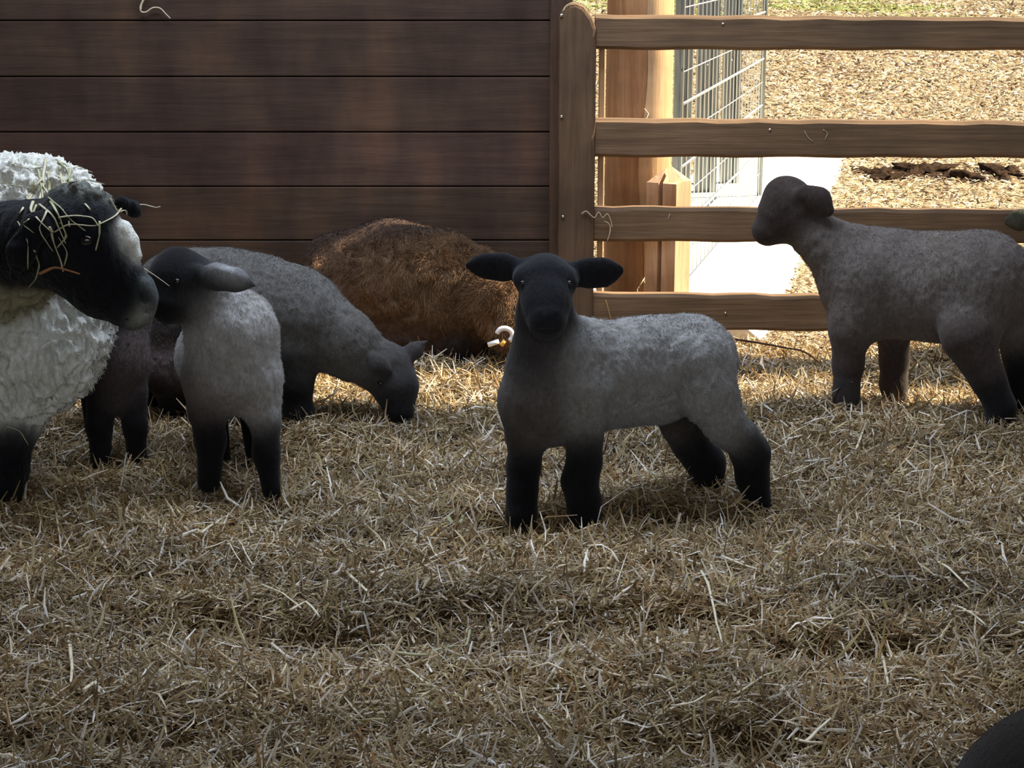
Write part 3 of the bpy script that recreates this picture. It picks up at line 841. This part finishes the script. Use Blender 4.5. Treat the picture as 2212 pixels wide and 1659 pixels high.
# grazing lamb
b3 = Body(4.36)
G3 = (0.13, 0.125, 0.12)
b3.c([(400, 655, 0.02, 118), (480, 665, 0.02, 122), (560, 675, 0.0, 118), (630, 682, 0.0, 102)], G3, 0.72, 0.03)
b3.c([(635, 690, -0.05, 74), (628, 760, -0.05, 52)], G3, 0.6, 0.012)
b3.c([(650, 670, -0.01, 82), (740, 740, -0.02, 68), (805, 785, -0.02, 56)], G3, 0.75, 0.03)
b3.c([(838, 800, -0.02, 58), (852, 830, -0.03, 50)], (0.05, 0.047, 0.048), 0.8, 0.02)
b3.c([(856, 840, -0.04, 44), (862, 885, -0.05, 34)], BLK, 0.85, 0.02)
b3.c([(872, 772, -0.02, 15), (895, 757, -0.02, 16), (921, 737, -0.02, 4)], (0.08, 0.075, 0.078), 0.5, 0.01)
b3.c([(812, 775, -0.07, 12), (822, 790, -0.075, 16), (842, 800, -0.08, 6)], (0.05, 0.047, 0.048), 0.6, 0.01)
b3.c([(630, 770, -0.04, 55), (636, 830, -0.05, 34), (645, 900, -0.05, 30), (645, 930, -0.05, 28)], BLK, 0.9, 0.03)
b3.c([(610, 770, 0.06, 48), (612, 840, 0.06, 30), (615, 915, 0.06, 25)], BLK, 0.9, 0.03)
b3.c([(355, 720, 0.0, 75), (365, 780, -0.03, 55)], (0.17, 0.13, 0.125), 0.8, 0.03)
b3.c([(358, 820, -0.03, 42), (378, 860, 0.0, 30), (385, 915, 0.0, 26)], BLK, 0.9, 0.03)
b3.c([(330, 820, 0.07, 40), (345, 860, 0.08, 28), (350, 910, 0.08, 24)], BLK, 0.9, 0.03)
animal(b3, 'lamb', 'dark grey lamb with lowered head, nibbling straw near the barn wall', 'lamb', M['fleece'], tuple(on_ground(520, 905)), 0.003, 45, lock=(0.0016, 85), fuzz=(45000, 0.006, 0.0004, 1.3))
eye(b3, 822, 828, 0.007)

# lamb nose to nose with the ewe
b4 = Body(3.78)
G4 = (0.35, 0.342, 0.335)
b4.c([(500, 730, 0.0, 98), (505, 790, 0.0, 100)], G4, 1.0, 0.03)
b4.c([(490, 770, 0.10, 98), (480, 770, 0.34, 100)], G4, 1.0, 0.03)
b4.c([(485, 830, -0.035, 62)], GREYD, 0.9, 0.03)
b4.c([(450, 820, -0.02, 58), (448, 870, -0.03, 42)], GREYD, 1.0, 0.03)
b4.c([(560, 830, -0.02, 48), (568, 890, -0.03, 38)], G4, 1.0, 0.03)
b4.c([(450, 650, -0.02, 68), (500, 710, 0.0, 90)], G4, 0.9, 0.03)
b4.c([(448, 900, -0.03, 40), (455, 950, -0.03, 30), (452, 1040, -0.04, 26)], BLK, 0.9, 0.02)
b4.c([(574, 920, -0.04, 33), (575, 980, -0.04, 26), (588, 1060, -0.05, 22)], BLK, 0.9, 0.02)
b4.c([(462, 900, 0.22, 30), (475, 1000, 0.22, 24)], BLK, 0.9, 0.02)
b4.c([(548, 900, 0.24, 30), (556, 990, 0.24, 24)], BLK, 0.9, 0.02)
b4.c([(385, 590, -0.04, 58), (418, 610, -0.04, 60)], BLK, 0.85, 0.02)
b4.c([(368, 610, -0.06, 50), (362, 655, -0.08, 38)], BLK, 0.85, 0.02)
b4.c([(365, 665, -0.07, 32), (410, 655, -0.05, 45)], BLK, 0.85, 0.02)
b4.c([(435, 592, -0.08, 20), (470, 598, -0.10, 26), (510, 605, -0.11, 22), (549, 616, -0.11, 6)], BLK, 0.45, 0.012)
b4.c([(464, 579, -0.108, 5), (495, 588, -0.117, 6), (523, 601, -0.117, 4)], (0.62, 0.64, 0.68, 0.0), 0.8, 0.006)  # white streak painted along the upper ear fold as its highlight
animal(b4, 'lamb', 'grey lamb with a black head held nose to nose with the ewe', 'lamb', M['fleece'], tuple(on_ground(510, 1045)), 0.003, 50, lock=(0.0016, 90), fuzz=(50000, 0.006, 0.0004, 1.3))
eye(b4, 382, 608, 0.007)

# dark lamb half hidden behind the ewe
b5 = Body(4.02)
b5.c([(262, 690, 0.04, 58), (258, 780, 0.0, 60), (252, 840, 0.0, 56)], (0.10, 0.08, 0.078), 0.9, 0.03)
b5.c([(262, 680, 0.05, 60), (200, 690, 0.25, 62)], BRN, 0.9, 0.03)
b5.c([(218, 850, -0.02, 34), (214, 920, -0.03, 25), (220, 1000, -0.03, 23)], BLK, 0.9, 0.02)
b5.c([(290, 850, -0.01, 30), (292, 920, -0.02, 23), (297, 1000, -0.02, 21)], BLK, 0.9, 0.02)
b5.c([(205, 830, 0.22, 34), (208, 940, 0.22, 22)], BLK, 0.9, 0.02)
b5.c([(250, 630, -0.02, 44), (235, 655, -0.06, 34)], BLK, 0.9, 0.02)
animal(b5, 'lamb', 'dark brown lamb half hidden behind the ewe, only chest and legs showing', 'lamb', M['fleece'], tuple(on_ground(255, 985)), 0.0025, 60, fuzz=(30000, 0.009, 0.0004, 0.5))

# the ewe
b6 = Body(3.66, 0.0046)
WH = (0.74, 0.74, 0.68); FB = (0.008, 0.009, 0.012); ST = (0.26, 0.24, 0.15); WD = (0.66, 0.68, 0.65)
b6.c([(-430, 600, 0.16, 262), (-150, 600, 0.16, 268), (20, 592, 0.14, 250)], WD, 0.85, 0.04)
b6.c([(20, 520, 0.10, 180), (92, 488, 0.08, 146)], WH, 0.8, 0.04)
b6.c([(60, 720, 0.04, 150), (110, 740, 0.02, 112)], WD, 0.8, 0.04)
b6.c([(60, 800, 0.02, 118), (20, 880, 0.02, 80)], WD, 0.8, 0.04)
b6.c([(160, 690, 0.03, 76), (110, 740, 0.02, 90)], WD, 0.8, 0.04)
b6.c([(30, 930, 0.0, 48), (18, 1010, 0.0, 40), (12, 1120, 0.0, 42)], FB, 1.0, 0.02)
b6.c([(-90, 930, 0.22, 48), (-80, 1060, 0.22, 38)], FB, 1.0, 0.02)
b6.c([(-520, 850, 0.0, 80), (-500, 960, 0.02, 50), (-480, 1110, 0.02, 40)], FB, 1.0, 0.02)
b6.c([(-500, 850, 0.3, 80), (-540, 960, 0.3, 50), (-520, 1080, 0.3, 40)], FB, 1.0, 0.02)
b6.c([(30, 530, -0.06, 96), (100, 520, -0.10, 92)], FB, 0.8, 0.03)
b6.c([(10, 620, -0.05, 70), (60, 610, -0.06, 50)], ST, 0.8, 0.03)
b6.c([(155, 508, -0.14, 92), (180, 520, -0.15, 88), (236, 598, -0.15, 69), (284, 646, -0.15, 45)], FB, 0.66, 0.02)
b6.c([(292, 648, -0.15, 44), (288, 662, -0.15, 42)], FB, 0.7, 0.02)
b6.c([(130, 575, -0.14, 58), (215, 628, -0.15, 52), (280, 672, -0.15, 32)], FB, 0.7, 0.02)
b6.c([(135, 435, -0.12, 24), (175, 432, -0.14, 28), (210, 444, -0.14, 24)], (0.16, 0.17, 0.15), 0.7, 0.02)
b6.c([(268, 492, -0.15, 16), (283, 520, -0.15, 16), (297, 552, -0.15, 10)], (0.85, 0.86, 0.80, 0.0), 1.5, 0.006)
b6.c([(314, 664, -0.155, 15), (308, 680, -0.155, 15), (290, 691, -0.155, 11)], (0.24, 0.26, 0.23, 0.0), 1.6, 0.012)
b6.c([(316, 612, -0.155, 14), (322, 640, -0.155, 14)], (0.10, 0.12, 0.12, 0.0), 1.5, 0.012)
b6.c([(118, 462, -0.19, 20), (78, 490, -0.215, 26), (45, 545, -0.22, 27), (30, 600, -0.21, 10)], FB, 0.5, 0.012)
b6.c([(262, 438, -0.06, 15), (284, 450, -0.04, 16), (298, 462, -0.03, 8)], FB, 0.7, 0.01)
b6.sub(306, 634, -0.174, 6, 314, 646, -0.172, 8); b6.sub(272, 688, -0.172, 4, 318, 672, -0.172, 4, 1, 0.004)
animal(b6, 'ewe', 'white-fleeced ewe with a black face and white blaze at the left edge', 'sheep', M['wool'], tuple(on_ground(15, 1100)), 0.004, 45, lock=(0.0105, 66), fuzz=(14000, 0.010, 0.0007, 1.6), tau=0.005)
eye(b6, 186, 520, 0.013)

# brown sheep against the wall
b7 = Body(4.93, 0.007)
BW = (0.175, 0.105, 0.06); BD = (0.06, 0.038, 0.030)
b7.c([(740, 640, 0.04, 92), (830, 630, 0.04, 98)], (0.13, 0.075, 0.045), 0.6, 0.04)
b7.c([(830, 632, 0.04, 96), (960, 625, 0.03, 98), (1040, 645, 0.01, 84)], BW, 0.6, 0.04)
b7.c([(720, 565, 0.08, 62), (840, 550, 0.09, 70), (960, 560, 0.09, 66)], BD, 0.6, 0.03)
b7.c([(1065, 640, -0.04, 60), (1090, 680, -0.06, 46), (1110, 720, -0.08, 38)], BW, 0.8, 0.03)
b7.c([(790, 720, 0.02, 62), (990, 725, 0.02, 62)], BD, 0.7, 0.03)
for q in ((985, -0.01), (935, 0.07), (800, 0.0), (745, 0.07)):
    b7.c([(q[0], 750, q[1], 36), (q[0], 840, q[1], 24)], BLK, 0.9, 0.02)
animal(b7, 'sheep', 'shaggy brown sheep in the shadow along the barn wall, behind the centre lamb', 'sheep', M['wool'], tuple(on_ground(880, 830)), 0.006, 26, lock=(0.008, 30), fuzz=(50000, 0.022, 0.0006, 0.9))
# its curled white tag
pr = np.array(b7.obj.location)
mb = MB(); Yt = 4.72
ring = [at(1090 + 17 * math.cos(t), 724 - 15 * math.sin(t), Yt) - pr for t in np.linspace(-0.9, 2.9, 16)]
mb.tube(ring, 0.0065, 8); tg = mb.build('ear_tag', M['tag_white'], b7.obj, True); tg['label'] = 'curled white tag'
mb = MB(); mb.tube([at(1054, 745, Yt - .01) - pr, at(1078, 737, Yt - .01) - pr], 0.0065, 8); mb.build('tag_stem', M['tag_white'], tg, True)
mb = MB(); mb.tube([at(1082, 746, Yt - .005) - pr, at(1091, 736, Yt - .005) - pr], 0.006, 8); o = mb.build('tag_stud', M['tag_amber'], tg, True); o['label'] = 'amber tag stud'

# animal cut off by the right edge, only an ear in view
b8 = Body(4.86)
DK = (0.05, 0.05, 0.035)
b8.c([(2175, 478, 0.0, 7), (2200, 476, 0.0, 20), (2228, 472, 0.0, 22)], DK, 0.5, 0.012)
b8.c([(2280, 480, 0.0, 52), (2265, 540, -0.02, 34)], BRN, 0.9, 0.02)
b8.c([(2320, 480, 0.0, 48), (2400, 580, 0.02, 95), (2560, 600, 0.02, 105)], GREY, 0.75, 0.03)
b8.c([(2390, 680, 0.0, 42), (2390, 830, 0.0, 26)], BLK, 0.9, 0.02)
b8.c([(2560, 680, 0.0, 50), (2590, 760, 0.0, 32), (2585, 830, 0.0, 26)], BLK, 0.9, 0.02)
animal(b8, 'lamb', 'lamb cut off by the right edge, only its dark ear showing over the rail', 'lamb', M['fleece'], tuple(on_ground(2400, 830)), 0.002, 60)

# dark back of an animal in the near right corner
b9 = Body(2.30, 0.006)
b9.c([(2330, 1800, 0.0, 290), (2700, 1760, 0.0, 290)], (0.012, 0.010, 0.009), 0.9, 0.03)
b9.c([(2330, 2000, 0.0, 80), (2330, 2350, 0.0, 50)], BLK, 0.9, 0.03)
b9.c([(2700, 2000, 0.0, 80), (2700, 2350, 0.0, 50)], BLK, 0.9, 0.03)
animal(b9, 'sheep', 'blackish animal back cutting across the bottom right corner, closest to the viewer', 'sheep', M['fleece'], tuple(on_ground(2400, 1800)), 0.002, 60, fuzz=(20000, 0.008, 0.0004, 0.5))

# ------------------------------------------------------------------ hay on the ewe's head
def draped(pixels, body, r, mat, label, cat, group, lift=0.003, sub=4):
    P = []
    for i in range(len(pixels) - 1):
        for q in range(sub):
            t_ = q / sub; P.append((pixels[i][0] * (1-t_) + pixels[i+1][0] * t_, pixels[i][1] * (1-t_) + pixels[i+1][1] * t_))
    P.append(pixels[-1]); W = []; last = None
    for a, b_ in P:
        h_ = hit(body, a, b_, lift)
        if h_ is None:
            if last is None: continue
            h_ = at(a, b_, last[1])
        elif last is not None and abs(h_[1] - last[1]) > 0.05: h_ = at(a, b_, last[1] + math.copysign(0.02, h_[1] - last[1]))
        W.append(h_); last = h_
    if len(W) < 3: return
    W = np.array(W); W[1:-1] = (W[:-2] + W[1:-1] * 2 + W[2:]) / 4
    o = strand('hay_strand', list(W), r, mat, None, 0.5); tag(o, label, cat, group)
GH = 'hay strands draped over the ewe'
for pix, mt, r in (([(98, 345), (92, 400), (84, 440), (100, 470), (112, 500)], 'hay_pale', .0035), ([(80, 355), (90, 410), (96, 450), (110, 472)], 'hay_green', .003),
                   ([(108, 372), (104, 420), (118, 455), (132, 482)], 'hay_green', .004), ([(125, 470), (165, 466), (200, 470), (215, 492)], 'hay_pale', .0035),
                   ([(118, 500), (150, 484), (205, 490), (245, 470), (262, 450)], 'hay_pale', .003), ([(215, 478), (214, 512), (206, 540)], 'hay_green', .003),
                   ([(106, 490), (120, 530), (132, 560), (138, 585)], 'hay_pale', .003), ([(128, 512), (148, 545), (140, 572)], 'hay_green', .0022),
                   ([(20, 352), (60, 366), (100, 360)], 'hay_pale', .0022), ([(150, 395), (190, 388), (225, 398)], 'hay_pale', .0028),
                   ([(0, 398), (40, 402), (85, 408)], 'hay_green', .0022), ([(140, 372), (165, 360), (200, 372)], 'hay_green', .0022),
                   ([(236, 430), (252, 460), (272, 452), (275, 462)], 'hay_pale', .0028), ([(40, 480), (62, 520), (58, 580)], 'hay_green', .0018),
                   ([(72, 540), (88, 570), (80, 600), (60, 620)], 'hay_green', .002), ([(15, 920), (42, 930), (60, 960)], 'hay_pale', .0022)):
    draped(pix, b6, r, M[mt], 'hay strand tangled on the head or neck of the white ewe', 'hay', GH)
hr = random.Random(5)
for k_ in range(16):
    x_, y_ = hr.uniform(70, 135), hr.uniform(345, 470); pix = [(x_, y_)]
    for q in range(3): x_ += hr.uniform(-22, 30); y_ += hr.uniform(12, 38); pix.append((x_, y_))
    draped(pix, b6, hr.uniform(.002, .0038), M[hr.choice(('hay_green', 'hay_pale'))], 'hay strand tangled on the head or neck of the white ewe', 'hay', GH)
draped([(88, 590), (120, 574), (150, 582), (174, 590)], b6, 0.006, M['straw_rust'], 'rusty brown straw stuck to the cheek of the ewe', 'hay', None)
pix_strand('hay_strand', [(282, 444), (310, 442), (336, 448), (346, 446)], 3.63, 0.0022, M['straw_pale'], 'pale straw poking forward from the poll of the ewe', 'hay')
pix_strand('hay_strand', [(312, 580), (330, 592), (350, 606), (366, 618)], 3.48, 0.0016, M['straw_pale'], 'thin pale straw between the noses of ewe and lamb', 'hay')

# golden stems piled by the wall, and some bigger stems in the bedding
GW = 'long golden stems along the wall'
for pix in ([(940, 845), (975, 815), (1012, 785), (1022, 790), (1030, 825)], [(925, 812), (960, 820), (1010, 808), (1070, 830)], [(960, 850), (1000, 828), (1040, 832), (1075, 838)],
            [(1078, 845), (1074, 820), (1082, 808)], [(920, 870), (950, 840), (990, 836)], [(1005, 860), (1010, 830), (1040, 812)], [(945, 800), (965, 835), (985, 870)],
            [(690, 800), (730, 790), (775, 815)], [(665, 815), (700, 805), (760, 826)], [(1030, 870), (1055, 850), (1070, 862)], [(150, 850), (165, 838), (185, 862)]):
    pix_strand('loose_straw', pix, 4.62, 0.0030, M['straw_gold'], 'long golden straw stem lying in the sunlit strip along the barn wall', 'straw', GW)
GF = 'pale stems on top of the bedding'
def lay(pixels, r, mat, label, group=None, lift=0.014, hi=None):
    P = []
    for i in range(len(pixels) - 1):
        for q in range(4): t_ = q / 4; P.append((pixels[i][0] * (1-t_) + pixels[i+1][0] * t_, pixels[i][1] * (1-t_) + pixels[i+1][1] * t_))
    P.append(pixels[-1]); W = []
    for i, (a, b_) in enumerate(P):
        g_ = on_ground(a, b_, lift); g_[2] = lift + float(hgt(g_[0:1], g_[1:2])[0]) * 0.6
        W.append(g_)
    o = strand('loose_straw', W, r, mat, None, 0.5); tag(o, label, 'straw', group)
STEMS = ['beside the front hooves of the nose-to-nose lamb, pale and stubby', 'long pale stem, foreground left of centre above the large dark hollow', 'bent pale stem right under the nose-to-nose lamb', 'wide pale stem above the large dark hollow', 'broad white stem left of the large dark hollow', 'curved greenish blade at the right end of the large dark hollow', 'broad olive blade lying in the large dark hollow', 'tan stem lying across the large dark hollow', 'broad greenish leaf left of the centre lamb hooves', 'golden stem left of the centre lamb hooves', 'pale stem along the near rim of the large dark hollow, left one', 'pale stem near the rim of the large dark hollow, right one', 'white stem in the right foreground, lower arm of a crossed pair', 'white stem in the right foreground, upper arm of a crossed pair', 'long upright pale stem below the hind legs of the centre lamb', 'upright pale stem beside the right foreground hollow', 'pale stem at the right, below the side-on lamb', 'short broad white stem below the centre lamb', 'slender pale stem in the bottom foreground, right of centre', 'tan stem slanting up left of the right foreground hollow', 'upright thin stem below the dark half-hidden lamb', 'upright pale stem at the far left foreground', 'thin arched pale stem under the nose-to-nose lamb', 'pale bent stem near the bottom left', 'stout pale stem close to the right edge', 'long pale stem right of the centre lamb hind hooves', 'pale stem lying between centre lamb and side-on lamb, lower arm of a pair', 'short bent stem right of the centre lamb rump', 'peaked pale stem beneath the belly of the side-on lamb']
for pix, mt, r in (([(435, 1140), (465, 1118), (478, 1108)], 'straw_pale', .0035), ([(565, 1245), (610, 1262), (650, 1290)], 'straw_pale', .003), ([(490, 1160), (515, 1150), (545, 1195)], 'straw_pale', .0026),
                   ([(748, 1228), (775, 1250), (795, 1268)], 'straw_pale', .0045), ([(625, 1290), (660, 1282), (690, 1300)], 'straw_pale', .004), ([(935, 1395), (970, 1380), (1005, 1345), (1015, 1318)], 'hay_green', .0035),
                   ([(850, 1398), (890, 1402), (925, 1402)], 'hay_green', .006), ([(800, 1368), (850, 1362), (915, 1338)], 'hay_pale', .0028), ([(968, 1090), (985, 1110), (1000, 1085)], 'hay_green', .006),
                   ([(930, 1150), (965, 1118), (985, 1098)], 'straw_gold', .003), ([(730, 1440), (790, 1438), (830, 1450)], 'straw_pale', .0028), ([(880, 1440), (915, 1465), (960, 1478)], 'straw_pale', .0032),
                   ([(1720, 1562), (1750, 1572), (1778, 1580)], 'straw_pale', .0045), ([(1740, 1570), (1765, 1552), (1795, 1538)], 'straw_pale', .004), ([(1515, 1230), (1530, 1262), (1545, 1300), (1560, 1370)], 'straw_pale', .0032),
                   ([(1905, 1400), (1912, 1440), (1925, 1490)], 'straw_pale', .0032), ([(2010, 1210), (2050, 1235), (2095, 1265)], 'straw_pale', .0042), ([(1560, 1200), (1600, 1215), (1640, 1232)], 'straw_pale', .005),
                   ([(1450, 1510), (1500, 1505), (1540, 1490)], 'straw_pale', .003), ([(1590, 1500), (1650, 1460), (1690, 1445)], 'hay_pale', .003), ([(120, 1100), (128, 1150), (132, 1190)], 'straw_pale', .0025),
                   ([(150, 1380), (155, 1430), (152, 1460)], 'straw_pale', .0035), ([(440, 1170), (490, 1152), (520, 1190)], 'straw_pale', .0022), ([(180, 1480), (205, 1460), (215, 1490)], 'straw_pale', .004),
                   ([(2060, 1290), (2090, 1320), (2130, 1345)], 'straw_pale', .0042), ([(1660, 1035), (1720, 1012), (1780, 990)], 'straw_pale', .0026), ([(1690, 940), (1740, 912), (1765, 898)], 'straw_pale', .0028),
                   ([(1660, 940), (1700, 960), (1690, 905)], 'straw_pale', .0022), ([(1850, 960), (1875, 905), (1890, 940)], 'straw_pale', .003)):
    lay(pix, r, M[mt], STEMS.pop(0), GF)
lay([(-20, 1132), (30, 1134), (68, 1142)], 0.006, M['straw_pale'], 'white flattened stem lying below the hoof of the ewe at the left edge')
